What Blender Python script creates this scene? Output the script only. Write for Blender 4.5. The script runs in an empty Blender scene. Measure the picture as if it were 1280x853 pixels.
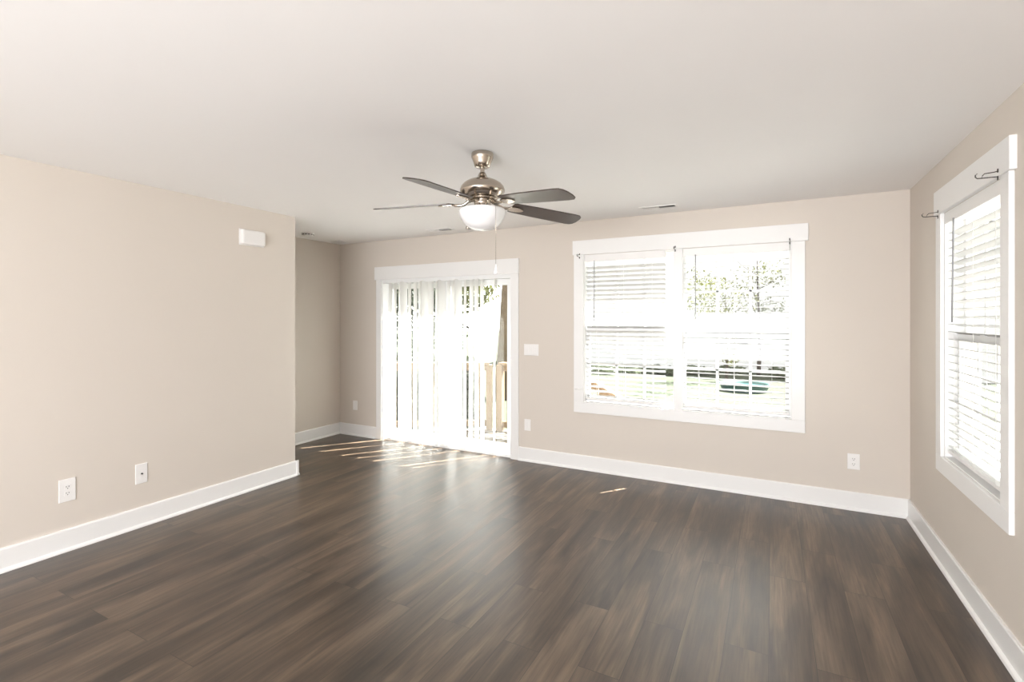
import bpy, bmesh, math, random
from mathutils import Vector, Matrix
random.seed(7)
sc = bpy.context.scene
col = sc.collection
PI = math.pi

# ------------------------------------------------------------------ camera, world, sun, lights, exposure
cam = bpy.data.objects.new('camera', bpy.data.cameras.new('camera'))
col.objects.link(cam)
cam.location = (0, 0, 1.479)
cam.rotation_euler = (math.radians(90), 0, math.radians(27.8))
cam.data.sensor_width = 36
cam.data.lens = 616 / 1280 * 36
cam.data.shift_y = -27.7 / 1280
cam.data.clip_start = 0.05
sc.camera = cam

sc.view_settings.view_transform = 'Standard'
sc.view_settings.look = 'None'
sc.view_settings.gamma = 1
sc.view_settings.use_curve_mapping = False
sc.view_settings.exposure = 0.17
sc.cycles.sample_clamp_indirect = 6
sc.cycles.max_bounces = 10
sc.cycles.diffuse_bounces = 6
sc.cycles.transparent_max_bounces = 24
sc.cycles.use_denoising = True
sc.cycles.caustics_reflective = False
sc.cycles.caustics_refractive = False

world = bpy.data.worlds.new('overcast_white_sky')
sc.world = world
world.use_nodes = True
bg = world.node_tree.nodes['Background']
bg.inputs[0].default_value = (1.0, 0.985, 0.96, 1)
bg.inputs[1].default_value = 4.0

SUN_AZ = (0.6, 0.8)
SUN_EL = math.radians(58)
sun = bpy.data.objects.new('sun', bpy.data.lights.new('sun', 'SUN'))
col.objects.link(sun)
sun.data.energy = 72
sun.data.angle = math.radians(0.5)
sun.data.color = (1.0, 0.97, 0.92)
_d = Vector((-SUN_AZ[0] * math.cos(SUN_EL), -SUN_AZ[1] * math.cos(SUN_EL), -math.sin(SUN_EL)))
sun.rotation_euler = _d.to_track_quat('-Z', 'Y').to_euler()
sun.location = (6, 9, 12)


def area(name, loc, rot, sx, sy, power, colr=(1, 1, 1)):
    L = bpy.data.lights.new(name, 'AREA')
    L.shape = 'RECTANGLE'
    L.size, L.size_y, L.energy, L.color = sx, sy, power, colr
    o = bpy.data.objects.new(name, L)
    o.location, o.rotation_euler = loc, rot
    col.objects.link(o)
    return o


# fill light added behind the camera to brighten the room; no known source
area('fill_behind_camera', (-0.8, -3.0, 1.1), (math.radians(117), 0, math.radians(-3)), 3.0, 1.2, 238, (0.965, 0.97, 1.0))

# ------------------------------------------------------------------ materials
def mat(name, color=(0.8, 0.8, 0.8), rough=0.5, metal=0.0, spec=0.5, noise=0.0, nscale=8.0, bump=0.0, bscale=60.0):
    m = bpy.data.materials.new(name)
    m.use_nodes = True
    nt = m.node_tree
    b = nt.nodes['Principled BSDF']
    b.inputs['Base Color'].default_value = (*color, 1)
    b.inputs['Roughness'].default_value = rough
    b.inputs['Metallic'].default_value = metal
    b.inputs['Specular IOR Level'].default_value = spec
    tc = nt.nodes.new('ShaderNodeTexCoord')
    if noise:
        n = nt.nodes.new('ShaderNodeTexNoise')
        n.inputs['Scale'].default_value = nscale
        n.inputs['Detail'].default_value = 4
        nt.links.new(tc.outputs['Object'], n.inputs['Vector'])
        r = nt.nodes.new('ShaderNodeMapRange')
        r.inputs['To Min'].default_value = 1 - noise
        r.inputs['To Max'].default_value = 1 + noise
        nt.links.new(n.outputs['Fac'], r.inputs['Value'])
        v = nt.nodes.new('ShaderNodeVectorMath')
        v.operation = 'SCALE'
        v.inputs[0].default_value = color
        nt.links.new(r.outputs['Result'], v.inputs['Scale'])
        nt.links.new(v.outputs['Vector'], b.inputs['Base Color'])
    if bump:
        n = nt.nodes.new('ShaderNodeTexNoise')
        n.inputs['Scale'].default_value = bscale
        nt.links.new(tc.outputs['Object'], n.inputs['Vector'])
        bp = nt.nodes.new('ShaderNodeBump')
        bp.inputs['Strength'].default_value = bump
        bp.inputs['Distance'].default_value = 0.002
        nt.links.new(n.outputs['Fac'], bp.inputs['Height'])
        nt.links.new(bp.outputs['Normal'], b.inputs['Normal'])
    return m


def translucent(name, color, mix, rough=0.5):
    m = bpy.data.materials.new(name)
    m.use_nodes = True
    nt = m.node_tree
    b = nt.nodes['Principled BSDF']
    b.inputs['Base Color'].default_value = (*color, 1)
    b.inputs['Roughness'].default_value = rough
    t = nt.nodes.new('ShaderNodeBsdfTranslucent')
    t.inputs[0].default_value = (*color, 1)
    mx = nt.nodes.new('ShaderNodeMixShader')
    mx.inputs[0].default_value = mix
    out = nt.nodes['Material Output']
    nt.links.new(b.outputs[0], mx.inputs[1])
    nt.links.new(t.outputs[0], mx.inputs[2])
    nt.links.new(mx.outputs[0], out.inputs[0])
    return m


def glass_mat():
    m = bpy.data.materials.new('window_glass')
    m.use_nodes = True
    nt = m.node_tree
    nt.nodes.remove(nt.nodes['Principled BSDF'])
    t = nt.nodes.new('ShaderNodeBsdfTransparent')
    t.inputs[0].default_value = (0.97, 0.985, 0.98, 1)
    g = nt.nodes.new('ShaderNodeBsdfGlossy')
    g.inputs['Roughness'].default_value = 0.0
    lw = nt.nodes.new('ShaderNodeLayerWeight')
    lw.inputs['Blend'].default_value = 0.5
    pw = nt.nodes.new('ShaderNodeMath'); pw.operation = 'POWER'; pw.inputs[1].default_value = 5
    nt.links.new(lw.outputs['Facing'], pw.inputs[0])
    fr = nt.nodes.new('ShaderNodeMath'); fr.operation = 'MULTIPLY_ADD'; fr.inputs[1].default_value = 0.7; fr.inputs[2].default_value = 0.03
    nt.links.new(pw.outputs[0], fr.inputs[0])
    mx = nt.nodes.new('ShaderNodeMixShader')
    nt.links.new(fr.outputs[0], mx.inputs[0])
    nt.links.new(t.outputs[0], mx.inputs[1])
    nt.links.new(g.outputs[0], mx.inputs[2])
    nt.links.new(mx.outputs[0], nt.nodes['Material Output'].inputs[0])
    return m


def floor_mat():
    m = bpy.data.materials.new('dark_wood_planks')
    m.use_nodes = True
    nt = m.node_tree
    N, L = nt.nodes, nt.links
    b = N['Principled BSDF']
    geo = N.new('ShaderNodeNewGeometry')
    sep = N.new('ShaderNodeSeparateXYZ')
    L.new(geo.outputs['Position'], sep.inputs[0])
    addx = N.new('ShaderNodeMath'); addx.operation = 'ADD'; addx.inputs[1].default_value = 0.012 + 18.0
    L.new(sep.outputs['X'], addx.inputs[0])
    cmb = N.new('ShaderNodeCombineXYZ')
    L.new(sep.outputs['Y'], cmb.inputs['X']); L.new(addx.outputs[0], cmb.inputs['Y'])
    br = N.new('ShaderNodeTexBrick')
    br.offset = 0.37; br.offset_frequency = 2; br.squash = 1.0
    br.inputs['Scale'].default_value = 1.0
    br.inputs['Brick Width'].default_value = 1.22
    br.inputs['Row Height'].default_value = 0.18
    br.inputs['Mortar Size'].default_value = 0.0012
    br.inputs['Mortar Smooth'].default_value = 0.1
    br.inputs['Color1'].default_value = (0.0, 0.0, 0.0, 1)
    br.inputs['Color2'].default_value = (1.0, 1.0, 1.0, 1)
    br.inputs['Mortar'].default_value = (0.5, 0.5, 0.5, 1)
    L.new(cmb.outputs[0], br.inputs['Vector'])
    # stretched grain; each plank gets its own slice through the noise
    plank = N.new('ShaderNodeMath'); plank.operation = 'MULTIPLY'; plank.inputs[1].default_value = 37.0
    L.new(br.outputs['Color'], plank.inputs[0])
    def grain(sx, sy, detail, rough=0.6, dist=0.0):
        mx = N.new('ShaderNodeMath'); mx.operation = 'MULTIPLY'; mx.inputs[1].default_value = sx
        my = N.new('ShaderNodeMath'); my.operation = 'MULTIPLY'; my.inputs[1].default_value = sy
        L.new(sep.outputs['X'], mx.inputs[0]); L.new(sep.outputs['Y'], my.inputs[0])
        c = N.new('ShaderNodeCombineXYZ')
        L.new(mx.outputs[0], c.inputs['X']); L.new(my.outputs[0], c.inputs['Y']); L.new(plank.outputs[0], c.inputs['Z'])
        n = N.new('ShaderNodeTexNoise')
        n.inputs['Scale'].default_value = 1.0
        n.inputs['Detail'].default_value = detail
        n.inputs['Roughness'].default_value = rough
        n.inputs['Distortion'].default_value = dist
        L.new(c.outputs[0], n.inputs['Vector'])
        return n
    g1 = grain(8, 1.1, 3, 0.55, 0.5)
    g2 = grain(90, 3.5, 5, 0.65, 0.3)
    r1 = N.new('ShaderNodeValToRGB')
    r1.color_ramp.elements[0].position = 0.32; r1.color_ramp.elements[0].color = (0.027, 0.017, 0.0105, 1)
    r1.color_ramp.elements[1].position = 0.70; r1.color_ramp.elements[1].color = (0.150, 0.105, 0.068, 1)
    e = r1.color_ramp.elements.new(0.5); e.color = (0.072, 0.048, 0.031, 1)
    L.new(g1.outputs['Fac'], r1.inputs[0])
    r2 = N.new('ShaderNodeMapRange')
    r2.inputs['From Min'].default_value = 0.3; r2.inputs['From Max'].default_value = 0.7
    r2.inputs['To Min'].default_value = 0.66; r2.inputs['To Max'].default_value = 1.32
    L.new(g2.outputs['Fac'], r2.inputs['Value'])
    r3 = N.new('ShaderNodeMapRange')
    r3.inputs['To Min'].default_value = 0.90; r3.inputs['To Max'].default_value = 1.10
    L.new(br.outputs['Color'], r3.inputs['Value'])
    mm = N.new('ShaderNodeMath'); mm.operation = 'MULTIPLY'
    L.new(r2.outputs[0], mm.inputs[0]); L.new(r3.outputs[0], mm.inputs[1])
    seam = N.new('ShaderNodeMapRange')
    seam.inputs['To Min'].default_value = 1.0; seam.inputs['To Max'].default_value = 0.25
    L.new(br.outputs['Fac'], seam.inputs['Value'])
    m2 = N.new('ShaderNodeMath'); m2.operation = 'MULTIPLY'
    L.new(mm.outputs[0], m2.inputs[0]); L.new(seam.outputs[0], m2.inputs[1])
    vs = N.new('ShaderNodeVectorMath'); vs.operation = 'SCALE'
    L.new(r1.outputs[0], vs.inputs[0]); L.new(m2.outputs[0], vs.inputs['Scale'])
    L.new(vs.outputs[0], b.inputs['Base Color'])
    rr = N.new('ShaderNodeMapRange')
    rr.inputs['To Min'].default_value = 0.27; rr.inputs['To Max'].default_value = 0.42
    L.new(g1.outputs['Fac'], rr.inputs['Value'])
    L.new(rr.outputs[0], b.inputs['Roughness'])
    b.inputs['Specular IOR Level'].default_value = 0.8
    bp = N.new('ShaderNodeBump'); bp.inputs['Strength'].default_value = 0.15; bp.inputs['Distance'].default_value = 0.001
    L.new(g2.outputs['Fac'], bp.inputs['Height']); L.new(bp.outputs[0], b.inputs['Normal'])
    return m


def siding_mat(name, c, pitch=0.12):
    m = mat(name, c, 0.7)
    nt = m.node_tree
    geo = nt.nodes.new('ShaderNodeNewGeometry'); sep = nt.nodes.new('ShaderNodeSeparateXYZ')
    nt.links.new(geo.outputs['Position'], sep.inputs[0])
    mu = nt.nodes.new('ShaderNodeMath'); mu.operation = 'MULTIPLY'; mu.inputs[1].default_value = 1 / pitch
    fr = nt.nodes.new('ShaderNodeMath'); fr.operation = 'FRACT'
    nt.links.new(sep.outputs['Z'], mu.inputs[0]); nt.links.new(mu.outputs[0], fr.inputs[0])
    bp = nt.nodes.new('ShaderNodeBump'); bp.inputs['Strength'].default_value = 1.0; bp.inputs['Distance'].default_value = 0.02
    bp.invert = True
    nt.links.new(fr.outputs[0], bp.inputs['Height'])
    nt.links.new(bp.outputs[0], nt.nodes['Principled BSDF'].inputs['Normal'])
    return m


def leaf_mat(name, c1, c2):
    m = translucent(name, c1, 0.4)
    nt = m.node_tree
    tc = nt.nodes.new('ShaderNodeTexCoord'); n = nt.nodes.new('ShaderNodeTexNoise')
    n.inputs['Scale'].default_value = 3.0
    nt.links.new(tc.outputs['Object'], n.inputs['Vector'])
    r = nt.nodes.new('ShaderNodeValToRGB')
    r.color_ramp.elements[0].position = 0.35; r.color_ramp.elements[0].color = (*c1, 1)
    r.color_ramp.elements[1].position = 0.65; r.color_ramp.elements[1].color = (*c2, 1)
    nt.links.new(n.outputs['Fac'], r.inputs[0])
    nt.links.new(r.outputs[0], nt.nodes['Principled BSDF'].inputs['Base Color'])
    nt.links.new(r.outputs[0], nt.nodes['Translucent BSDF'].inputs[0])
    return m


M_WALL = mat('beige_wall_paint', (0.665, 0.61, 0.55), 0.75, noise=0.015, nscale=2, bump=0.08, bscale=250)
M_CEIL = mat('white_ceiling_paint', (0.91, 0.90, 0.895), 0.85, noise=0.01, nscale=2, bump=0.08, bscale=200)
M_TRIM = mat('white_trim_paint', (0.84, 0.84, 0.835), 0.32, noise=0.01, nscale=5)
M_VINYL = mat('white_vinyl', (0.86, 0.87, 0.87), 0.35, noise=0.01, nscale=5)
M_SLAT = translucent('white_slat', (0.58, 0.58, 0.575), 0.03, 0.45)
M_VANE = translucent('white_vane', (0.88, 0.88, 0.87), 0.50, 0.5)
M_CORD = mat('white_cord', (0.8, 0.8, 0.78), 0.8, noise=0.05, nscale=40)
M_WAND = mat('grey_clear_wand', (0.30, 0.30, 0.31), 0.25, noise=0.03, nscale=30)
M_GLASS = glass_mat()
M_FLOOR = floor_mat()
M_NICKEL = mat('brushed_nickel', (0.50, 0.44, 0.375), 0.20, metal=1.0, noise=0.05, nscale=30)
M_BLADE = mat('dark_walnut_blade', (0.05, 0.034, 0.027), 0.28, noise=0.25, nscale=14)
M_OPAL = mat('opal_glass', (0.86, 0.86, 0.87), 0.18, noise=0.01, nscale=6)
M_PLASTIC = mat('white_plastic', (0.84, 0.83, 0.82), 0.35, noise=0.01, nscale=20)
M_DARK = mat('dark_slot', (0.02, 0.02, 0.02), 0.6, noise=0.1, nscale=50)
M_IRON = mat('dark_bronze_hook', (0.05, 0.045, 0.04), 0.35, metal=0.6, noise=0.1, nscale=60)
M_BRASS = mat('coax_connector_metal', (0.10, 0.10, 0.10), 0.4, metal=0.8, noise=0.1, nscale=60)
M_DECK = mat('weathered_deck_boards', (0.10, 0.088, 0.076), 0.8, spec=0.1, noise=0.15, nscale=3)
M_RAIL = mat('tan_treated_timber', (0.14, 0.10, 0.066), 0.8, spec=0.1, noise=0.12, nscale=5)
M_GRASS = mat('lawn', (0.042, 0.048, 0.036), 0.95, spec=0.02, noise=0.3, nscale=0.8)
M_BARK = mat('grey_brown_bark', (0.105, 0.08, 0.055), 0.95, spec=0.05, noise=0.5, nscale=6, bump=1.0, bscale=12)
M_BRANCH = mat('grey_bark', (0.05, 0.04, 0.035), 0.95, noise=0.3, nscale=6)
M_LEAF_Y = leaf_mat('yellow_green_leaves', (0.055, 0.065, 0.014), (0.10, 0.10, 0.03))
M_LEAF_D = leaf_mat('dark_green_leaves', (0.014, 0.020, 0.011), (0.035, 0.042, 0.022))
M_LEAF_S = leaf_mat('grey_green_leaves', (0.065, 0.080, 0.050), (0.11, 0.13, 0.08))
M_SIDING = siding_mat('white_clapboard', (0.45, 0.45, 0.46))
M_ROOF = mat('grey_shingles', (0.12, 0.12, 0.13), 0.9, noise=0.3, nscale=10)
M_GREYWIN = mat('grey_window_glass', (0.06, 0.065, 0.07), 0.3, noise=0.2, nscale=2)
M_TEAL = mat('teal_plastic', (0.03, 0.07, 0.065), 0.4, noise=0.1, nscale=3)

# ------------------------------------------------------------------ helpers
class MB:
    def __init__(s):
        s.b = bmesh.new()

    def box(s, x0, x1, y0, y1, z0, z1):
        vs = [s.b.verts.new(p) for p in ((x0, y0, z0), (x1, y0, z0), (x1, y1, z0), (x0, y1, z0),
                                         (x0, y0, z1), (x1, y0, z1), (x1, y1, z1), (x0, y1, z1))]
        for f in ((0, 3, 2, 1), (4, 5, 6, 7), (0, 1, 5, 4), (1, 2, 6, 5), (2, 3, 7, 6), (3, 0, 4, 7)):
            s.b.faces.new([vs[i] for i in f])
        return vs

    def obox(s, c, size, R):
        vs = s.box(-size[0] / 2, size[0] / 2, -size[1] / 2, size[1] / 2, -size[2] / 2, size[2] / 2)
        Mx = Matrix.Translation(c) @ R.to_4x4()
        for v in vs:
            v.co = Mx @ v.co
        return vs

    def lathe(s, prof, seg=48, c=(0, 0), smooth=True):
        rings = []
        for r, z in prof:
            if r < 1e-5:
                rings.append([s.b.verts.new((c[0], c[1], z))])
            else:
                rings.append([s.b.verts.new((c[0] + r * math.cos(2 * PI * k / seg), c[1] + r * math.sin(2 * PI * k / seg), z)) for k in range(seg)])
        for a, b in zip(rings, rings[1:]):
            for k in range(seg):
                k2 = (k + 1) % seg
                if len(a) == 1 and len(b) == 1:
                    continue
                if len(a) == 1:
                    f = s.b.faces.new((a[0], b[k], b[k2]))
                elif len(b) == 1:
                    f = s.b.faces.new((a[k], b[0], a[k2]))
                else:
                    f = s.b.faces.new((a[k], b[k], b[k2], a[k2]))
                f.smooth = smooth

    def tube(s, pts, rad, seg=8):
        pts = [Vector(p) for p in pts]
        rings = []
        for i, p in enumerate(pts):
            t = (pts[min(i + 1, len(pts) - 1)] - pts[max(i - 1, 0)]).normalized()
            up = Vector((0, 0, 1)) if abs(t.z) < 0.9 else Vector((1, 0, 0))
            u = t.cross(up).normalized(); w = t.cross(u).normalized()
            r = rad[i] if isinstance(rad, (list, tuple)) else rad
            rings.append([s.b.verts.new(p + u * r * math.cos(2 * PI * k / seg) + w * r * math.sin(2 * PI * k / seg)) for k in range(seg)])
        for a, b in zip(rings, rings[1:]):
            for k in range(seg):
                f = s.b.faces.new((a[k], a[(k + 1) % seg], b[(k + 1) % seg], b[k])); f.smooth = True
        s.b.faces.new(rings[0]); s.b.faces.new(list(reversed(rings[-1])))

    def prism(s, poly, lo, hi, axis='z'):
        def P(a, b, h):
            return {'z': (a, b, h), 'y': (a, h, b), 'x': (h, a, b)}[axis]
        A = [s.b.verts.new(P(a, b, lo)) for a, b in poly]
        B = [s.b.verts.new(P(a, b, hi)) for a, b in poly]
        s.b.faces.new(A); s.b.faces.new(B)
        n = len(poly)
        for i in range(n):
            s.b.faces.new((A[i], A[(i + 1) % n], B[(i + 1) % n], B[i]))

    def ellipsoid(s, c, r, seg=16):
        vs = bmesh.ops.create_uvsphere(s.b, u_segments=seg, v_segments=seg // 2, radius=1)['verts']
        for v in vs:
            v.co = Vector((c[0] + v.co.x * r[0], c[1] + v.co.y * r[1], c[2] + v.co.z * r[2]))
            for f in v.link_faces:
                f.smooth = True

    def build(s, name, m, parent=None, bevel=0.0, origin=None, local=False):
        """world-space geometry; children are shifted into the parent's frame unless local"""
        bmesh.ops.recalc_face_normals(s.b, faces=s.b.faces)
        if origin is None:
            origin = Vector((0, 0, 0))
            if parent and not local:
                p = parent
                while p:
                    origin = origin + p.location
                    p = p.parent
        if not local:
            for v in s.b.verts:
                v.co -= Vector(origin)
        me = bpy.data.meshes.new(name)
        s.b.to_mesh(me); s.b.free()
        me.materials.append(m)
        o = bpy.data.objects.new(name, me)
        col.objects.link(o)
        if parent:
            o.parent = parent
        elif not local:
            o.location = origin
        if bevel:
            bv = o.modifiers.new('bevel', 'BEVEL'); bv.width = bevel; bv.segments = 2; bv.limit_method = 'ANGLE'
        return o


def tag(o, label=None, cat=None, group=None, kind=None):
    if label: o['label'] = label
    if cat: o['category'] = cat
    if group: o['group'] = group
    if kind: o['kind'] = kind
    return o


def empty(name, loc, label=None, cat=None, group=None, kind=None):
    o = bpy.data.objects.new(name, None)
    o.location = loc; o.empty_display_size = 0.1
    col.objects.link(o)
    return tag(o, label, cat, group, kind)


def copy_tree(o, parent=None):
    c = o.copy(); col.objects.link(c); c.parent = parent
    for ch in list(o.children):
        copy_tree(ch, c)
    return c


# ------------------------------------------------------------------ the room
YB, XR, XL, XA, YL, ZC, YF, T = 4.61, 0.907, -3.98, -4.949, 3.161, 2.44, -3.2, 0.15
# openings
D0, D1, DH = -4.235, -2.437, 1.958
W0, W1, WZ0, WZ1 = -1.630, 0.140, 0.660, 2.105
R0, R1 = 2.918, 3.785

b = MB(); b.box(-8.2, XR + T, YF - T, YB + T, -0.12, 0)
tag(b.build('floor', M_FLOOR), 'dark brown wood plank floor', 'floor', kind='structure')
b = MB(); b.box(-8.2, XR + T, YF - T, YB + T, ZC, ZC + 0.12)
tag(b.build('ceiling', M_CEIL), 'smooth white ceiling', 'ceiling', kind='structure')

b = MB()
b.box(XA - T, D0, YB, YB + T, 0, ZC); b.box(D0, D1, YB, YB + T, DH, ZC); b.box(D1, W0, YB, YB + T, 0, ZC)
b.box(W0, W1, YB, YB + T, 0, WZ0); b.box(W0, W1, YB, YB + T, WZ1, ZC); b.box(W1, XR + T, YB, YB + T, 0, ZC)
tag(b.build('wall_back', M_WALL), 'beige wall with the sliding door and double window', 'wall', kind='structure')
b = MB()
b.box(XR, XR + T, YF, R0, 0, ZC); b.box(XR, XR + T, R1, YB, 0, ZC)
b.box(XR, XR + T, R0, R1, 0, WZ0); b.box(XR, XR + T, R0, R1, WZ1, ZC)
tag(b.build('wall_right', M_WALL), 'beige wall with the single window', 'wall', kind='structure')
b = MB(); b.box(XL - 0.13, XL, YF, YL, 0, ZC)
tag(b.build('wall_left', M_WALL), 'beige wall on the left ending at the alcove', 'wall', kind='structure')
b = MB(); b.box(XA - T, XA, 1.9, YB, 0, ZC)
tag(b.build('wall_alcove', M_WALL), 'beige wall of the alcove beyond the left wall', 'wall', kind='structure')
b = MB(); b.box(-8.2, XL - 0.13, 1.75, 1.9, 0, ZC)
tag(b.build('wall_passage', M_WALL), 'beige wall closing the alcove passage', 'wall', kind='structure')
b = MB()
b.box(XL, -3.75, YF - T, YF, 0, ZC); b.box(0.75, XR, YF - T, YF, 0, ZC)
b.box(-3.75, 0.75, YF - T, YF, 0, 0.5); b.box(-3.75, 0.75, YF - T, YF, 2.3, ZC)  # unseen opening invented here to let extra light into the room
tag(b.build('wall_front', M_WALL), 'beige wall behind the viewer with a wide opening added for light', 'wall', kind='structure')
# roof with eaves (its edge shades the upper half of the door and windows)
b = MB(); b.box(-9, XR + T + 0.45, YF - 0.6, 5.16, 2.60, 2.72)
tag(b.build('trim_1', M_TRIM), 'white eave above the outside wall', 'eave', kind='structure')


def baseboard(name, runs, label):
    """runs: ('x', x0, x1, y, sgn) board lies along x at wall plane y and protrudes by sgn; or ('y', ...)"""
    b = MB()
    for ax, a0, a1, w, s in runs:
        prof = [(0, 0), (0.030, 0), (0.030, 0.006), (0.026, 0.014), (0.018, 0.020), (0.015, 0.022), (0.015, 0.132), (0.011, 0.140), (0, 0.140)]
        pts = [(w + s * p, z) for p, z in prof]
        if ax == 'x':
            b.prism(pts, a0, a1, 'x')
        else:
            b.prism(pts, a0, a1, 'y')
    return tag(b.build(name, M_TRIM), label, 'baseboard', kind='structure')


baseboard('baseboard_back', [('x', XA, -4.315, YB, -1), ('x', -2.345, XR, YB, -1)], 'tall white baseboard along the window wall')
baseboard('baseboard_right', [('y', YF, YB, XR, -1)], 'tall white baseboard along the right wall')
baseboard('baseboard_left', [('y', YF, YL + 0.03, XL, 1), ('x', XL - 0.13, XL + 0.03, YL, 1)], 'tall white baseboard along the left wall')
baseboard('baseboard_alcove', [('y', 1.9, YB, XA, 1)], 'tall white baseboard in the alcove')

# ------------------------------------------------------------------ windows
class Wall:
    """maps (u along wall, w depth outward from the room face, z)"""
    def __init__(s, back): s.back = back
    def p(s, u, w, z):
        return (u, YB + w, z) if s.back else (XR + w, u, z)
    def box(s, b, u0, u1, w0, w1, z0, z1):
        if s.back: b.box(u0, u1, YB + w0, YB + w1, z0, z1)
        else: b.box(XR + w0, XR + w1, u0, u1, z0, z1)


WB, WR = Wall(True), Wall(False)


def window_unit(W, root, u0, u1, z0, z1):
    zm = 1.365
    for nm, a, c, w in (('upper_sash', zm - 0.02, z1 - 0.012, 0.100), ('lower_sash', z0 + 0.012, zm + 0.025, 0.070)):
        b = MB()
        s = 0.034
        lo, hi = w - 0.013, w + 0.013
        W.box(b, u0 + .006, u0 + .006 + s, lo, hi, a, c); W.box(b, u1 - .006 - s, u1 - .006, lo, hi, a, c)
        W.box(b, u0 + .006 + s, u1 - .006 - s, lo, hi, a, a + s); W.box(b, u0 + .006 + s, u1 - .006 - s, lo, hi, c - s, c)
        sash = b.build(nm, M_VINYL, root)
        b = MB()
        ua, ub = u0 + .006 + s, u1 - .006 - s
        for k in (1, 2):
            uu = ua + (ub - ua) * k / 3
            W.box(b, uu - .010, uu + .010, w - .006, w + .006, a + s, c - s)
        zz = (a + c) / 2
        W.box(b, ua, ub, w - .006, w + .006, zz - .010, zz + .010)
        b.build('muntin_grid', M_VINYL, sash)
        b = MB(); W.box(b, ua, ub, w - .002, w + .002, a + s, c - s)
        b.build('pane', M_GLASS, sash)
    b = MB(); W.box(b, (u0 + u1) / 2 - 0.03, (u0 + u1) / 2 + 0.03, 0.045, 0.060, zm + 0.025, zm + 0.037)
    b.build('sash_lock', M_VINYL, root)


def jamb(W, root, u0, u1, z0, z1):
    b = MB(); t = 0.006
    W.box(b, u0, u0 + t, 0, .09, z0, z1); W.box(b, u1 - t, u1, 0, .09, z0, z1)
    W.box(b, u0 + t, u1 - t, 0, T, z0, z0 + t); W.box(b, u0 + t, u1 - t, 0, T, z1 - t, z1)
    return b.build('jamb', M_TRIM, root)


def casing(W, root, nm, u0, u1, z0, z1, th=0.02):
    b = MB(); W.box(b, u0, u1, -th, 0, z0, z1)
    return b.build(nm, M_TRIM, root, bevel=0.003)


win1 = empty('window_1', (-0.745, YB, 0.56), 'double window with white casing on the back wall', 'window', kind='structure')
casing(WB, win1, 'head_casing', -1.742, 0.259, 2.107, 2.247, 0.026)
casing(WB, win1, 'side_casing', -1.731, -1.630, 0.66, 2.107); casing(WB, win1, 'side_casing', 0.140, 0.237, 0.66, 2.107)
casing(WB, win1, 'bottom_casing', -1.731, 0.237, 0.560, 0.66); casing(WB, win1, 'mullion_casing', -0.780, -0.703, 0.66, 2.107)
b = MB(); WB.box(b, -0.755, -0.728, 0, .09, WZ0, WZ1); b.build('mullion', M_TRIM, win1)
jamb(WB, win1, -1.630, -0.755, WZ0, WZ1); jamb(WB, win1, -0.728, 0.140, WZ0, WZ1)
window_unit(WB, win1, -1.630, -0.755, WZ0, WZ1); window_unit(WB, win1, -0.728, 0.140, WZ0, WZ1)

win2 = empty('window_2', (XR, (R0 + R1) / 2, 0.56), 'single window with white casing on the right wall', 'window', kind='structure')
casing(WR, win2, 'head_casing', 2.802, 3.895, 2.107, 2.252, 0.026)
casing(WR, win2, 'side_casing', 2.826, R0, 0.66, 2.107); casing(WR, win2, 'side_casing', R1, 3.880, 0.66, 2.107)
casing(WR, win2, 'bottom_casing', 2.826, 3.880, 0.562, 0.66)
jamb(WR, win2, R0, R1, WZ0, WZ1); window_unit(WR, win2, R0, R1, WZ0, WZ1)


# ------------------------------------------------------------------ horizontal blinds
def slat_mesh(W, length, tilt):
    b = MB(); n = 6; wd = 0.050; top, bot = [], []
    for i in range(n + 1):
        s = (i / n - .5)
        w, z = s * wd, 0.0035 * (1 - (2 * s) ** 2)
        ww = w * math.cos(tilt) - z * math.sin(tilt); zz = w * math.sin(tilt) + z * math.cos(tilt)
        top.append((ww, zz + 0.0012)); bot.append((ww, zz - 0.0012))
    poly = top + bot[::-1]
    b.prism(poly, -length / 2, length / 2, 'x' if W.back else 'y')
    return b


def h_blind(W, u0, u1, tilt, label, wand_u, wand_bottom, rail_z=0.700):
    wc = 0.036
    root = empty('horizontal_blind', W.p((u0 + u1) / 2, wc, rail_z - 0.012), label, 'blind', 'white horizontal blinds in the windows')
    b = MB(); W.box(b, u0, u1, 0.008, 0.062, 2.046, 2.092)
    b.build('headrail', M_PLASTIC, root)
    b = MB(); W.box(b, u0 - .003, u1 + .003, -0.002, 0.006, 2.038, 2.100)
    b.build('valance', M_PLASTIC, root, bevel=0.002)
    pitch = 0.0445
    n = int((2.030 - rail_z - 0.02) / pitch)
    proto = slat_mesh(W, u1 - u0, tilt).build('slat', M_SLAT, root, local=True)
    for k in range(n):
        s = proto if k == 0 else proto.copy()
        if k: col.objects.link(s); s.parent = root
        s.location = (0, 0, 0.012 + 0.030 + k * pitch + (0.0 if k else -0.004))
        s.rotation_euler = (random.uniform(-.03, .03), 0, 0) if W.back else (0, random.uniform(-.03, .03), 0)
    b = MB(); W.box(b, u0, u1, wc - .025, wc + .025, rail_z - .010, rail_z + .010)
    b.build('bottom_rail', M_PLASTIC, root, bevel=0.004)
    for f in (0.15, 0.5, 0.85):
        u = u0 + (u1 - u0) * f
        b = MB()
        for w in (wc - .027, wc + .027):
            W.box(b, u - .0012, u + .0012, w - .0008, w + .0008, rail_z, 2.046)
        b.build('ladder_cord', M_CORD, root)
    b = MB(); b.tube([W.p(wand_u, -0.006, 2.046), W.p(wand_u, -0.012, wand_bottom)], 0.0042, 8)
    tag(b.build('tilt_wand', M_WAND, root), 'thin grey tilt wand')
    return root


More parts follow.
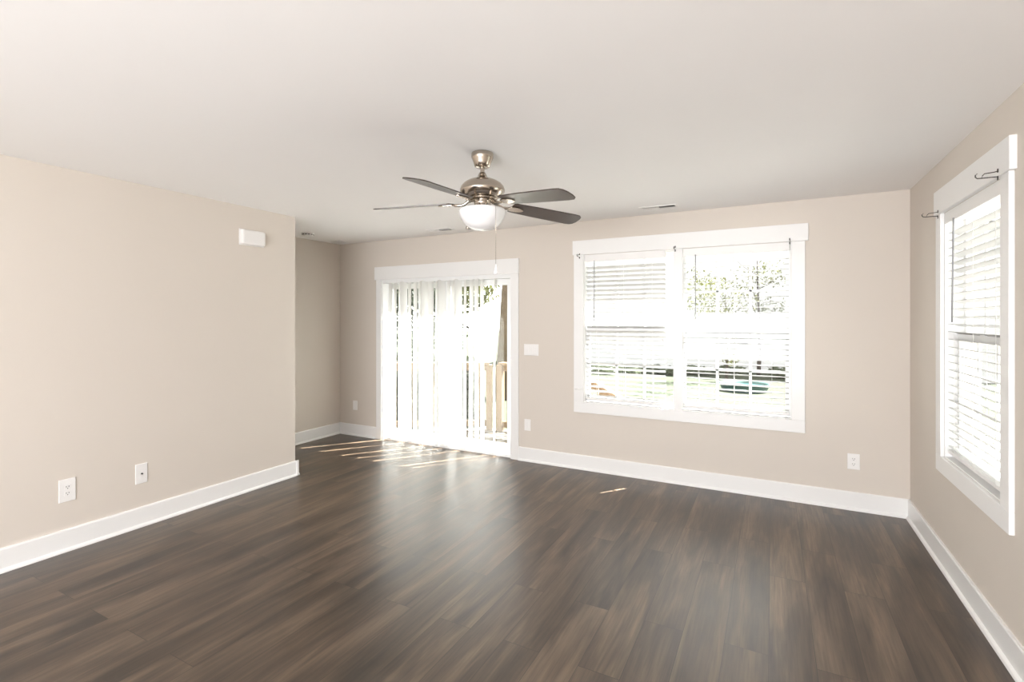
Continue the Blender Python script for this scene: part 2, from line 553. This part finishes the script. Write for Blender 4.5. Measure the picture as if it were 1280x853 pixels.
h_blind(WB, -1.618, -0.862, math.radians(-24), 'white horizontal blind in the left half of the double window', -1.525, 1.462)
h_blind(WB, -0.698, 0.124, math.radians(3), 'open white horizontal blind in the right half of the double window', -0.597, 1.452)
h_blind(WR, R0 + 0.014, R1 - 0.014, math.radians(-14), 'white horizontal blind in the single window on the right wall', 3.60, 1.46)


# ------------------------------------------------------------------ curtain rod brackets
def bracket(W, u, z, label):
    w0 = -0.026
    root = empty('curtain_rod_bracket', W.p(u, w0, z - 0.02), label, 'curtain rod bracket', 'curtain rod brackets on the window heads')
    b = MB(); W.box(b, u - .004, u + .004, w0 - .003, w0, z + .006, z + .022)
    W.box(b, u - .004, u + .004, w0 - .003, w0, z - .028, z - .010)
    b.build('mounting_plate', M_IRON, root)
    b = MB()
    b.tube([W.p(u, w0, z + .012), W.p(u, w0 - .012, z + .009), W.p(u, w0 - .045, z + .006), W.p(u, w0 - .052, z - .002), W.p(u, w0 - .055, z - .012),
            ], 0.0020, 8)
    b.tube([W.p(u, w0, z - .020), W.p(u, w0 - .004, z - .013), W.p(u, w0 - .055, z - .013), W.p(u, w0 - .070, z - .012), W.p(u, w0 - .076, z - .006), W.p(u, w0 - .076, z + .003), W.p(u, w0 - .070, z + .009)], 0.0024, 8)
    b.build('hook', M_IRON, root)


bracket(WB, -1.668, 2.098, 'dark metal rod bracket at the left end of the double window head')
bracket(WB, -0.765, 2.110, 'dark metal rod bracket in the middle of the double window, above the mullion')
bracket(WB, 0.128, 2.112, 'dark metal rod bracket at the right end of the double window head')
bracket(WR, R0 - 0.002, 2.118, 'dark metal rod bracket at the nearer end of the right wall window')
bracket(WR, 3.80, 2.108, 'dark metal rod bracket at the farther end of the right wall window')

b = MB(); b.tube([(-1.715, YB - .022, .787), (-1.692, YB - .036, .789), (-1.665, YB - .034, .789), (-1.638, YB - .022, .791)], .003, 8)
b.box(-1.686, -1.672, YB - .034, YB - .020, .782, .796)
tag(b.build('cord_cleat', M_CORD, origin=(-1.68, YB - .02, .787)), 'tiny cord cleat low on the left casing of the double window', 'cleat')

# ------------------------------------------------------------------ sliding door
door = empty('door_1', ((D0 + D1) / 2, YB, 0), 'white sliding glass door with white casing', 'door', kind='structure')
casing(WB, door, 'head_casing', -4.337, -2.342, DH, 2.115, 0.026)
casing(WB, door, 'side_casing', -4.314, D0, 0, DH); casing(WB, door, 'side_casing', D1, -2.347, 0, DH)
b = MB()
b.box(D0, D0 + .015, YB, YB + T, 0, DH); b.box(D1 - .015, D1, YB, YB + T, 0, DH)
b.box(D0 + .015, D1 - .015, YB, YB + T, DH - .045, DH); b.box(D0 + .015, D1 - .015, YB + .02, YB + T, 0, 0.03)
b.build('door_frame', M_VINYL, door)
def panel(nm, x0, x1, yc, fr=0.065):
    b = MB(); lo, hi = yc - .018, yc + .018; z0, z1 = 0.032, DH - .047
    b.box(x0, x0 + fr, lo, hi, z0, z1); b.box(x1 - fr, x1, lo, hi, z0, z1)
    b.box(x0 + fr, x1 - fr, lo, hi, z0, z0 + .085); b.box(x0 + fr, x1 - fr, lo, hi, z1 - fr, z1)
    p = b.build(nm, M_VINYL, door, bevel=.003)
    b = MB(); b.box(x0 + fr, x1 - fr, yc - .003, yc + .003, z0 + .085, z1 - fr)
    b.build('pane', M_GLASS, p)
    return p
xm = (D0 + D1) / 2
panel('fixed_panel', D0 + .016, xm + .035, YB + .115)
pn = panel('sliding_panel', xm - .035, D1 - .016, YB + .072)
b = MB(); xh = D1 - .016 - .034
b.tube([(xh, YB + .054, .86), (xh, YB + .022, .88), (xh, YB + .016, .96), (xh, YB + .022, 1.04), (xh, YB + .054, 1.06)], .008, 10)
b.build('door_handle', M_VINYL, pn)

# ------------------------------------------------------------------ vertical blinds
vb = empty('vertical_blind', (-3.5, 4.612, 0.02), 'white vertical vane blind across the sliding glass door', 'blind')
b = MB(); b.box(-4.222, -2.455, 4.612, 4.640, 1.925, 1.956)
b.build('headrail', M_PLASTIC, vb)
def vane_mesh():
    b = MB(); n = 8; wd = .089; f, k = [], []
    for i in range(n + 1):
        s = i / n - .5
        y = .007 * (1 - (2 * s) ** 2)
        f.append((s * wd, y + .0005)); k.append((s * wd, y - .0005))
    b.prism(f + k[::-1], 0.0, 1.893, 'z')
    return b
vproto = vane_mesh().build('vane', M_VANE, vb, local=True)
for fc in vproto.data.polygons: fc.use_smooth = False
vanes = []
for k in range(18):
    x = -4.112 + k * .0775
    if k < 8: a = -25 + random.uniform(-6, 4)
    elif k < 13: a = -30 + random.uniform(-8, 6)
    else: a = -31 + random.uniform(-7, 7)
    if k == 8: a = -6
    if k == 14: a = -38
    if k in (3, 7, 10, 13): a = 56
    vanes.append((x + random.uniform(-.004, .004), a))
vanes.append((-2.648, -50))
for i, (x, a) in enumerate(vanes):
    v = vproto if i == 0 else vproto.copy()
    if i: col.objects.link(v); v.parent = vb
    v.location = (x + 3.5, random.uniform(-.004, .004), .012)
    v.rotation_euler = (random.uniform(-.006, .006), random.uniform(-.005, .005), math.radians(a))

# ------------------------------------------------------------------ wall plates
def plate(W, u, z, kind, label, wdt=.072, hgt=.118, sgn=None, name='power_outlet', cat='outlet', group=None):
    """on WB the room side is -y; sgn given means the left wall (plane x=XL facing +x)"""
    if sgn:
        P = lambda a, w, zz: (XL + w, a, zz)
        def bx(b, a0, a1, w0, w1, z0, z1): b.box(XL + w0, XL + w1, a0, a1, z0, z1)
    else:
        def bx(b, a0, a1, w0, w1, z0, z1): W.box(b, a0, a1, -w1, -w0, z0, z1)
    loc = (XL, u, z - hgt / 2) if sgn else W.p(u, 0, z - hgt / 2)
    root = empty(name, loc, label, cat, group)
    b = MB(); bx(b, u - wdt / 2, u + wdt / 2, 0, .007, z - hgt / 2, z + hgt / 2)
    b.build('cover_plate', M_PLASTIC, root, bevel=.003)
    if kind == 'duplex':
        for dz in (-.020, .020):
            b = MB(); bx(b, u - .017, u + .017, .006, .0085, z + dz - .0145, z + dz + .0145)
            rc = b.build('receptacle', M_PLASTIC, root, bevel=.004)
            b = MB()
            for du in (-.0065, .0065): bx(b, u + du - .0013, u + du + .0013, .0082, .0092, z + dz - .001, z + dz + .0075)
            bx(b, u - .0025, u + .0025, .0082, .0092, z + dz - .0105, z + dz - .006)
            b.build('slots', M_DARK, rc)
        b = MB(); bx(b, u - .003, u + .003, .007, .0085, z - .003, z + .003); b.build('screw', M_PLASTIC, root)
    elif kind == 'coax':
        b = MB()
        if sgn: b.tube([(XL + .006, u, z), (XL + .018, u, z)], .0055, 10)
        else: b.tube([W.p(u, -.006, z), W.p(u, -.018, z)], .0055, 10)
        b.build('connector', M_BRASS, root)
    elif kind == 'decora':
        b = MB(); bx(b, u - .0165, u + .0165, .006, .0095, z - .033, z + .033)
        b.build('receptacle', M_PLASTIC, root, bevel=.001)
    elif kind == 'switches':
        for k in (-1, 0, 1):
            b = MB(); uu = u + k * .046
            bx(b, uu - .0165, uu + .0165, .006, .0095, z - .033, z + .033)
            b.build('rocker_switch', M_PLASTIC, root, bevel=.002)
    return root


plate(WB, -4.679, .381, 'decora', 'white wall outlet left of the sliding door in the alcove', group='white electrical outlets')
plate(WB, -2.246, .376, 'decora', 'white wall outlet just right of the sliding door, below the switch plate', group='white electrical outlets')
plate(WB, .560, .374, 'duplex', 'white duplex outlet low on the back wall below and right of the double window', group='white electrical outlets', wdt=.08, hgt=.122)
plate(None, 1.458, .386, 'duplex', 'large white duplex outlet, nearer plate on the left wall', .086, .145, 1, group='white electrical outlets')
plate(None, 1.876, .376, 'coax', 'white cable plate with a small dark connector on the left wall', .076, .140, 1, 'cable_wall_plate', 'wall plate')
plate(WB, -2.203, 1.158, 'switches', 'wide white multiple switch plate right of the sliding door', .166, .118, None, 'light_switch_plate', 'light switch')

# door chime on the left wall
ch = empty('door_chime', (XL, 2.718, 2.108), 'white rounded door chime box high on the left wall', 'door chime')
b = MB(); b.box(XL, XL + .045, 2.610, 2.826, 2.112, 2.240); b.build('cover', M_PLASTIC, ch, bevel=.016)
b = MB(); b.box(XL, XL + .006, 2.604, 2.832, 2.108, 2.244); b.build('backplate', M_PLASTIC, ch, bevel=.002)

# ------------------------------------------------------------------ ceiling registers and detector
def register(x, y, label, L=.31, Wd=.11):
    root = empty('ceiling_vent', (x, y, ZC), label, 'vent', 'white ceiling vents')
    b = MB(); t = .018; z0, z1 = ZC - .006, ZC
    b.box(x - L/2, x + L/2, y - Wd/2, y - Wd/2 + t, z0, z1); b.box(x - L/2, x + L/2, y + Wd/2 - t, y + Wd/2, z0, z1)
    b.box(x - L/2, x - L/2 + t, y - Wd/2 + t, y + Wd/2 - t, z0, z1); b.box(x + L/2 - t, x + L/2, y - Wd/2 + t, y + Wd/2 - t, z0, z1)
    b.box(x - .004, x + .004, y - Wd/2 + t, y + Wd/2 - t, z0, z1)
    b.build('vent_frame', M_PLASTIC, root, bevel=.0015)
    b = MB(); b.box(x - L/2 + t, x + L/2 - t, y - Wd/2 + t, y + Wd/2 - t, z1 - .0015, z1 - .0005); b.build('duct_shade_sheet', M_DARK, root)  # flat dark sheet: shade of the duct recess put into its colour
    for side, ang in ((-1, -48), (1, 48)):
        b = MB()
        xa, xb = (x - L/2 + t, x - .004) if side < 0 else (x + .004, x + L/2 - t)
        n = 9
        for i in range(n):
            xx = xa + (xb - xa) * (i + .5) / n
            b.obox(Vector((xx, y, ZC - .009)), (.013, Wd - 2 * t, .001), Matrix.Rotation(math.radians(ang), 3, 'Y'))
        b.build('louvres', M_PLASTIC, root)


register(-.862, 4.325, 'white slotted ceiling vent above the double window')
register(-3.16, 4.330, 'white slotted ceiling vent above the sliding door, seen left of the fan light')

sd = empty('smoke_detector', (-4.60, 3.82, ZC - .034), 'round white detector on the alcove ceiling', 'smoke detector')
b = MB(); b.lathe([(0, ZC - .034), (.045, ZC - .034), (.058, ZC - .027), (.062, ZC - .010), (.068, ZC - .008), (.068, ZC), (0, ZC)], 32, (-4.60, 3.82))
b.build('housing', M_PLASTIC, sd)
b = MB()
for k in range(12):
    a = k * PI / 6
    b.obox(Vector((-4.60 + .0605 * math.cos(a), 3.82 + .0605 * math.sin(a), ZC - .018)), (.002, .018, .008), Matrix.Rotation(a, 3, 'Z'))
b.build('sensor_slots', M_DARK, sd)
register(-4.755, 4.42, 'small white ceiling vent in the far corner of the alcove', .16, .14)

# ------------------------------------------------------------------ ceiling fan
FX, FY = -1.486, 2.45
fan = empty('ceiling_fan', (FX, FY, 1.99), 'brushed nickel ceiling fan with five dark blades and a white bowl light', 'ceiling fan')
c = (FX, FY)
b = MB(); b.lathe([(0, 2.44), (.062, 2.44), (.064, 2.434), (.064, 2.415), (.060, 2.405), (.050, 2.380), (.044, 2.362), (.036, 2.357), (0, 2.357)], 48, c)
b.build('canopy', M_NICKEL, fan)
b = MB(); b.lathe([(.0125, 2.36), (.0125, 2.29)], 24, c); b.build('downrod', M_NICKEL, fan)
b = MB(); b.lathe([(.0128, 2.328), (.018, 2.326), (.024, 2.315), (.030, 2.300), (.042, 2.293), (.062, 2.287), (.088, 2.276), (.110, 2.262), (.124, 2.245), (.130, 2.228),
                   (.129, 2.216), (.122, 2.203), (.110, 2.192), (.096, 2.184), (.084, 2.180), (.080, 2.176), (.060, 2.174), (0, 2.174)], 64, c)
b.build('motor_housing', M_NICKEL, fan)
b = MB(); b.lathe([(.085, 2.176), (.088, 2.172), (.086, 2.168), (.06, 2.166), (0, 2.166)], 48, c); b.build('flywheel', M_NICKEL, fan)
b = MB(); b.lathe([(.052, 2.170), (.052, 2.160), (.048, 2.156), (.048, 2.128), (.056, 2.122), (.066, 2.118), (.066, 2.112), (0, 2.112)], 48, c)
b.build('switch_housing', M_NICKEL, fan)
b = MB(); b.lathe([(0, 2.112), (.110, 2.112), (.130, 2.113), (.136, 2.108), (.137, 2.100), (.132, 2.080), (.122, 2.058), (.106, 2.034), (.086, 2.014), (.060, 1.999), (.030, 1.992), (0, 1.990)], 64, c)
b.build('bowl_light', M_OPAL, fan)
# blades: local frame x radial, y counter-clockwise
def blade_mesh():
    b = MB()
    out = [(.185, -.052), (.20, -.058), (.36, -.066), (.60, -.070), (.635, -.066), (.652, -.050), (.660, -.020), (.660, .020), (.652, .050), (.635, .066), (.60, .070), (.36, .066), (.20, .058), (.185, .052)]
    b.prism(out, -.003, .003, 'z')
    return b
def iron_mesh():
    b = MB()
    pl = [(.165, -.010), (.18, -.024), (.205, -.028), (.235, -.024), (.262, -.012), (.268, 0), (.262, .012), (.235, .024), (.205, .028), (.18, .024), (.165, .010)]
    b.prism(pl, -.012, -.004, 'z')
    b.tube([(.060, 0, .012), (.085, 0, .008), (.105, 0, -.006), (.130, 0, -.013), (.17, 0, -.009)], [.010, .011, .010, .009, .009], 10)
    return b
blades = [(198.2, .028), (270.8, .045), (341.8, .108), (53.8, .078), (125.8, .05)]
bp = ip = None
for a, droop in blades:
    if bp is None:
        ip = iron_mesh().build('blade_iron', M_NICKEL, fan, local=True, bevel=.002)
        bp = blade_mesh().build('blade', M_BLADE, fan, local=True, bevel=.0012)
        bl, ir = bp, ip
    else:
        ir = ip.copy(); col.objects.link(ir); bl = bp.copy(); col.objects.link(bl)
    ir.parent = fan; bl.parent = fan
    for o, pitch in ((bl, -12), (ir, -12)):
        o.rotation_mode = 'QUATERNION'
        R = Matrix.Rotation(math.radians(a), 4, 'Z') @ Matrix.Rotation(droop, 4, 'Y') @ Matrix.Rotation(math.radians(pitch), 4, 'X')
        o.rotation_quaternion = R.to_quaternion()
        o.location = (0, 0, 2.158 - 1.99)
# pull chains
vx, vy = -math.sin(math.radians(27.8)), math.cos(math.radians(27.8))     # away from the viewer
rx, ry = math.cos(math.radians(27.8)), math.sin(math.radians(27.8))
def FP(l, d, z): return (FX + rx * l + vx * d, FY + ry * l + vy * d, z)
b = MB(); b.tube([FP(.045, -.030, 2.135), FP(.062, -.080, 2.128), FP(.078, -.118, 2.112), FP(.082, -.124, 2.09), FP(.082, -.124, 1.775)], .0011, 6)
pc = b.build('pull_chain', M_NICKEL, fan)
b = MB(); q = FP(.082, -.124, 0)
b.lathe([(0, 1.782), (.003, 1.780), (.004, 1.766), (.010, 1.748), (.0125, 1.738), (.010, 1.729), (0, 1.725)], 20, (q[0], q[1]))
b.build('pull_pendant', M_OPAL, pc)
b = MB(); b.tube([FP(-.045, .03, 2.135), FP(-.080, .105, 2.120), FP(-.094, .118, 2.09), FP(-.097, .122, 2.045)], .0011, 6)
pc2 = b.build('pull_chain', M_NICKEL, fan)
b = MB(); q = FP(-.097, .122, 0); b.lathe([(0, 2.047), (.004, 2.045), (.006, 2.032), (.004, 2.022), (0, 2.02)], 12, (q[0], q[1])); b.build('pull_knob', M_NICKEL, pc2)

# ------------------------------------------------------------------ outdoors
GZ = -0.60
b = MB(); b.box(-60, 60, YB + T + .01, 70, GZ - .1, GZ)
b.box(XR + T + .01, 60, -20, YB + T + .01, GZ - .1, GZ)
tag(b.build('lawn', M_GRASS), 'pale green lawn outside', 'lawn', kind='structure')
b = MB(); b.box(-1.5, 5.5, YB + T + .01, 10.6, GZ, GZ + .06)  # added slab, out of view, throws sunlight up to the ceiling
tag(b.build('trim_3', mat('pale_bounce_slab', (0.28, 0.27, 0.26), 0.9, noise=0.08, nscale=2)), 'unseen pale slab added below the double window to bounce sunlight up', 'bounce slab', kind='structure')
b = MB(); b.box(XR + T + .01, 7.5, -6, YB + T, GZ, GZ + .06)  # another added slab to bounce sunlight in at the right window
tag(b.build('trim_4', bpy.data.materials['pale_bounce_slab']), 'pale slab added beside the right wall to bounce sunlight up', 'drive', kind='structure')
# deck
deck = MB()
poly = [(-5.45, YB + T + .01), (-1.6, YB + T + .01), (-1.6, 6.16), (-3.60, 6.16), (-5.45, 4.90)]
deck.prism(poly, -.14, -.10, 'z')
dk = tag(deck.build('trim_2', M_DECK), 'weathered timber deck outside the sliding door', 'deck', kind='structure')


def railing(p0, p1, label, top=.85, top1=None, base=-.10, base1=None, ends=(1, 1)):
    p0, p1 = Vector((*p0, 0)), Vector((*p1, 0))
    top1 = top if top1 is None else top1; base1 = base if base1 is None else base1
    root = empty('deck_railing', (p0 + p1) / 2 + Vector((0, 0, min(base, base1))), label, 'railing', 'timber deck railings')
    d = (p1 - p0); L = d.length; d.normalize(); ang = math.atan2(d.y, d.x)
    def bar(nm, za, zb, w, h, m=M_RAIL):
        b = MB(); a = Vector((p0.x, p0.y, za)); e = Vector((p1.x, p1.y, zb))
        dr = (e - a); q = dr.to_track_quat('X', 'Z').to_matrix()
        b.obox((a + e) / 2, (dr.length, w, h), q); return b.build(nm, m, root, bevel=.004)
    bar('cap_rail', top, top1, .13, .035); bar('top_rail', top - .06, top1 - .06, .04, .085); bar('bottom_rail', base + .10, base1 + .10, .04, .085)
    n = int(L / .125)
    for i in range(1, n):
        t = i / n; p = p0.lerp(p1, t)
        b = MB(); b.obox(Vector((p.x, p.y, (base + (base1 - base) * t + top + (top1 - top) * t) / 2)), (.036, .036, top - base - .10), Matrix.Rotation(ang, 3, 'Z'))
        b.build('baluster', M_RAIL, root)
    for k, (p, z0, z1) in enumerate(((p0, base, top), (p1, base1, top1))):
        if ends[k]:
            b = MB(); b.obox(Vector((p.x, p.y, (z0 + z1) / 2 - .01)), (.09, .09, z1 - z0 - .02), Matrix.Rotation(ang, 3, 'Z'))
            b.build('post', M_RAIL, root, bevel=.004)


railing((-5.36, 4.94), (-3.55, 6.04), 'long tan timber deck railing seen through the vertical blind')
railing((-3.38, 6.06), (-2.35, 6.06), 'short tan timber railing at the right side of the glass door')
railing((-2.20, 6.06), (-1.05, 6.06), 'sloping tan timber stair railing seen low in the double window', top=.78, top1=.15, base=-.10, base1=-.60)


def rough_trunk(b, pts, rads, seg=14):
    n0 = len(b.b.verts); b.tube(pts, rads, seg)
    b.b.verts.ensure_lookup_table()
    for v in b.b.verts[n0:]:
        v.co += Vector((random.uniform(-1, 1), random.uniform(-1, 1), 0)) * rads[0] * .06


def leaves(name, m, parent, blobs, n, size):
    vs, fs = [], []
    for i in range(n):
        cx, cy, cz, rx_, ry_, rz_ = random.choice(blobs)
        while True:
            p = Vector((random.uniform(-1, 1), random.uniform(-1, 1), random.uniform(-1, 1)))
            if p.length < 1: break
        c_ = Vector((cx + p.x * rx_, cy + p.y * ry_, cz + p.z * rz_))
        u = Vector((random.gauss(0, 1), random.gauss(0, 1), random.gauss(0, 1))).normalized()
        w = u.orthogonal().normalized(); s = size * random.uniform(.6, 1.3)
        k = len(vs)
        vs += [c_ - u * s, c_ + w * s * .5, c_ + u * s, c_ - w * s * .5]
        fs.append((k, k + 1, k + 2, k + 3))
    o0 = parent.location
    me = bpy.data.meshes.new(name); me.from_pydata([tuple(v - o0) for v in vs], [], fs); me.materials.append(m)
    o = bpy.data.objects.new(name, me); col.objects.link(o); o.parent = parent
    return o


def tree(x, y, h, r0, crown, n, size, m, label, name='tree', bark=M_BRANCH, lean=(0, 0), branches=5, group=None, bz=.55, blen=.9):
    root = empty(name, (x, y, GZ), label, 'tree', group)
    b = MB(); pts, rad = [], []
    for i in range(9):
        t = i / 8
        pts.append((x + lean[0] * t + math.sin(t * 5) * r0 * .5, y + lean[1] * t, GZ + h * t)); rad.append(r0 * (1 - .75 * t))
    rough_trunk(b, pts, rad)
    b.build('trunk', bark, root)
    for k in range(branches):
        b = MB(); i = 3 + k % 5; p = Vector(pts[i]); a = k * 2.4 + x
        e = p + Vector((math.cos(a) * blen, math.sin(a) * blen * .5, bz + .2 * (k % 3)))
        b.tube([p, p.lerp(e, .5) + Vector((0, 0, -.06)), e], [rad[i] * .55, rad[i] * .4, rad[i] * .15], 7)
        b.build('branch', bark, root)
    if n: leaves('foliage', m, root, crown, n, size)
    return root


def at(px, d):
    l = (px - 640) / 616 * d
    return rx * l + vx * d, ry * l + vy * d


# trees before the white house
x, y = at(948, 18.0)
tree(x, y, 4.2, .075, [(x - .2, y, 2.9, 1.3, .4, .55), (x + .5, y, 1.9, .7, .4, .4), (x - .7, y, 2.1, .9, .4, .6), (x + .3, y, 3.2, .8, .4, .5)], 750, .055, M_LEAF_Y,
     'slender bare-stemmed tree with pale leaves right of centre through the right pane', branches=7)
x, y = at(908, 16.4)
tree(x, y, 2.9, .05, [(x, y, 2.1, 1.0, .5, .8), (x - .5, y, 1.6, .8, .5, .45), (x - .6, y, 2.6, .7, .5, .4), (x + .1, y, .4, .35, .3, .5)], 1100, .055, M_LEAF_Y,
     'small leafy tree in front of the grey house window', branches=5)
x, y = at(849, 14.5)
tree(x, y, 3.0, .04, [(x + .5, y, 2.3, .7, .5, .7), (x + .4, y, 1.7, .5, .5, .5)], 450, .05, M_LEAF_Y,
     'sparse yellow-green tree at the left edge of the right pane', branches=4)
# trees behind the sliding door
x, y = at(637, 13.0)
tree(x, y, 14, .44, [], 0, .1, M_LEAF_Y, 'thick rough-barked tree trunk at the right edge of the glass door', bark=M_BARK, branches=0)
for px, d, hh, lab in ((588, 16.5, 4.6, 'leafy tree left of the thick trunk behind the glass door'), (560, 21, 4.8, 'dark leafy tree behind the middle of the vertical blind'),
                       (535, 14, 4.4, 'dark leafy tree behind the left middle of the vertical blind'), (500, 19, 4.6, 'dark leafy tree behind the left end of the vertical blind')):
    x, y = at(px, d)
    light = px == 588
    tree(x, y, hh, .11, [(x, y, 3.4, .9, .9, 1.0), (x - .3, y, 2.3, .9, .8, .7), (x + .3, y, 2.6, .8, .8, .7)] + ([] if light else [(x, y, .8, .9, .7, 1.2)]), 1500 if light else 2600, .08,
         M_LEAF_Y if light else M_LEAF_D, lab, group='trees behind the glass door')
# shrubs along the house foot
for px, d, w_, h_, lab in ((755, 18.5, .9, .34, 'low shrub far left along the house foot'), (790, 18.5, 1.0, .30, 'low shrub seen through the left pane near its middle'),
                           (828, 18.4, .9, .34, 'low shrub beside the mullion, left of it'), (872, 18.4, .8, .32, 'low shrub just right of the mullion'),
                           (915, 18.6, .9, .30, 'low shrub below the grey house window'), (975, 17.2, .7, .42, 'darker shrub at the right edge of the right pane')):
    x, y = at(px, d)
    r = empty('shrub', (x, y, GZ), lab, 'shrub', 'low shrubs along the white house')
    b = MB()
    for k in range(5): b.tube([(x, y, GZ), (x + (k - 2) * w_ * .3, y, GZ + h_)], [.012, .005], 5)
    b.build('stems', M_BRANCH, r)
    leaves('foliage', M_LEAF_S, r, [(x, y, GZ + h_ * .4, w_ * .3, .3, h_ * .4), (x - w_ * .25, y, GZ + h_ * .55, w_ * .3, .3, h_ * .55), (x + w_ * .25, y, GZ + h_ * .5, w_ * .3, .3, h_ * .5)], 900, .05)


for px, d, lab in ((496, 9.6, 'dark shrub just beyond the deck railing, leftmost behind the vertical blind'), (526, 9.3, 'dark shrub beyond the deck railing, second from the left end of the blind'),
                   (557, 9.1, 'dark shrub beyond the deck railing behind the middle of the blind'), (589, 9.0, 'dark shrub beyond the deck railing nearest the open part of the glass door')):
    x, y = at(px, d)
    r = empty('shrub', (x, y, GZ), lab, 'shrub', 'shrubs beyond the deck railing')
    b = MB()
    for k in range(5): b.tube([(x, y, GZ), (x + (k - 2) * .07, y, GZ + 1.2)], [.014, .006], 5)
    b.build('stems', M_BRANCH, r)
    leaves('foliage', M_LEAF_D, r, [(x, y, GZ + .45, .21, .26, .45), (x, y, GZ + 1.0, .20, .24, .42)], 1300, .05)


def house(name, x0, x1, y0, y1, face, wins, label, hgt=5.2):
    root = empty(name, ((x0 + x1) / 2, (y0 + y1) / 2, GZ), label, 'house')
    b = MB(); b.box(x0, x1, y0, y1, GZ, GZ + hgt); b.build('siding_walls', M_SIDING, root)
    b = MB(); xm_ = (x0 + x1) / 2; o_ = .4
    if face == 'y':
        ym = (y0 + y1) / 2
        b.prism([(y0 - o_, GZ + hgt), (y1 + o_, GZ + hgt), (ym, GZ + hgt + 1.8)], x0 - o_, x1 + o_, 'x')
    else:
        b.prism([(x0 - o_, GZ + hgt), (x1 + o_, GZ + hgt), (xm_, GZ + hgt + 1.8)], y0 - o_, y1 + o_, 'y')
    b.build('roof', M_ROOF, root)
    for a0, a1, z0, z1 in wins:
        b = MB(); t = .07
        def bx(p0, p1, q0, q1, dd):
            if face == 'y': b.box(p0, p1, y0 - dd, y0, q0, q1)
            else: b.box(x0 - dd, x0, p0, p1, q0, q1)
        bx(a0 - t, a0, z0 - t, z1 + t, .05); bx(a1, a1 + t, z0 - t, z1 + t, .05); bx(a0, a1, z0 - t, z0, .05); bx(a0, a1, z1, z1 + t, .05)
        f = b.build('window', M_VINYL, root)
        b = MB()
        if face == 'y': b.box(a0, a1, y0 - .02, y0, z0, z1)
        else: b.box(x0 - .02, x0, a0, a1, z0, z1)
        b.build('pane', M_GREYWIN, f)


house('neighbour_house', -9.0, 6.5, 21.3, 28, 'y', [(-1.86, -.80, .36, .75)], 'white clapboard house with a small grey window seen through the double window')
house('neighbour_house', 13.5, 20, 4, 22, 'x', [(14.0, 15.0, .4, 1.6)], 'white clapboard house seen through the right wall window')

x, y = at(930, 14.3)
pool = empty('wading_pool', (x, y, GZ), 'low teal wading pool on the lawn seen through the right pane', 'wading pool')
b = MB(); b.lathe([(.58, GZ), (.63, GZ + .10), (.66, GZ + .19), (.68, GZ + .21), (.66, GZ + .22), (.63, GZ + .20), (.58, GZ + .06)], 40, (x, y))
b.build('rim', M_TEAL, pool)
b = MB(); b.lathe([(.62, GZ + .14), (0, GZ + .14)], 40, (x, y)); b.build('water', mat('pool_water', (.035, .08, .085), .1, noise=.1, nscale=3), pool)
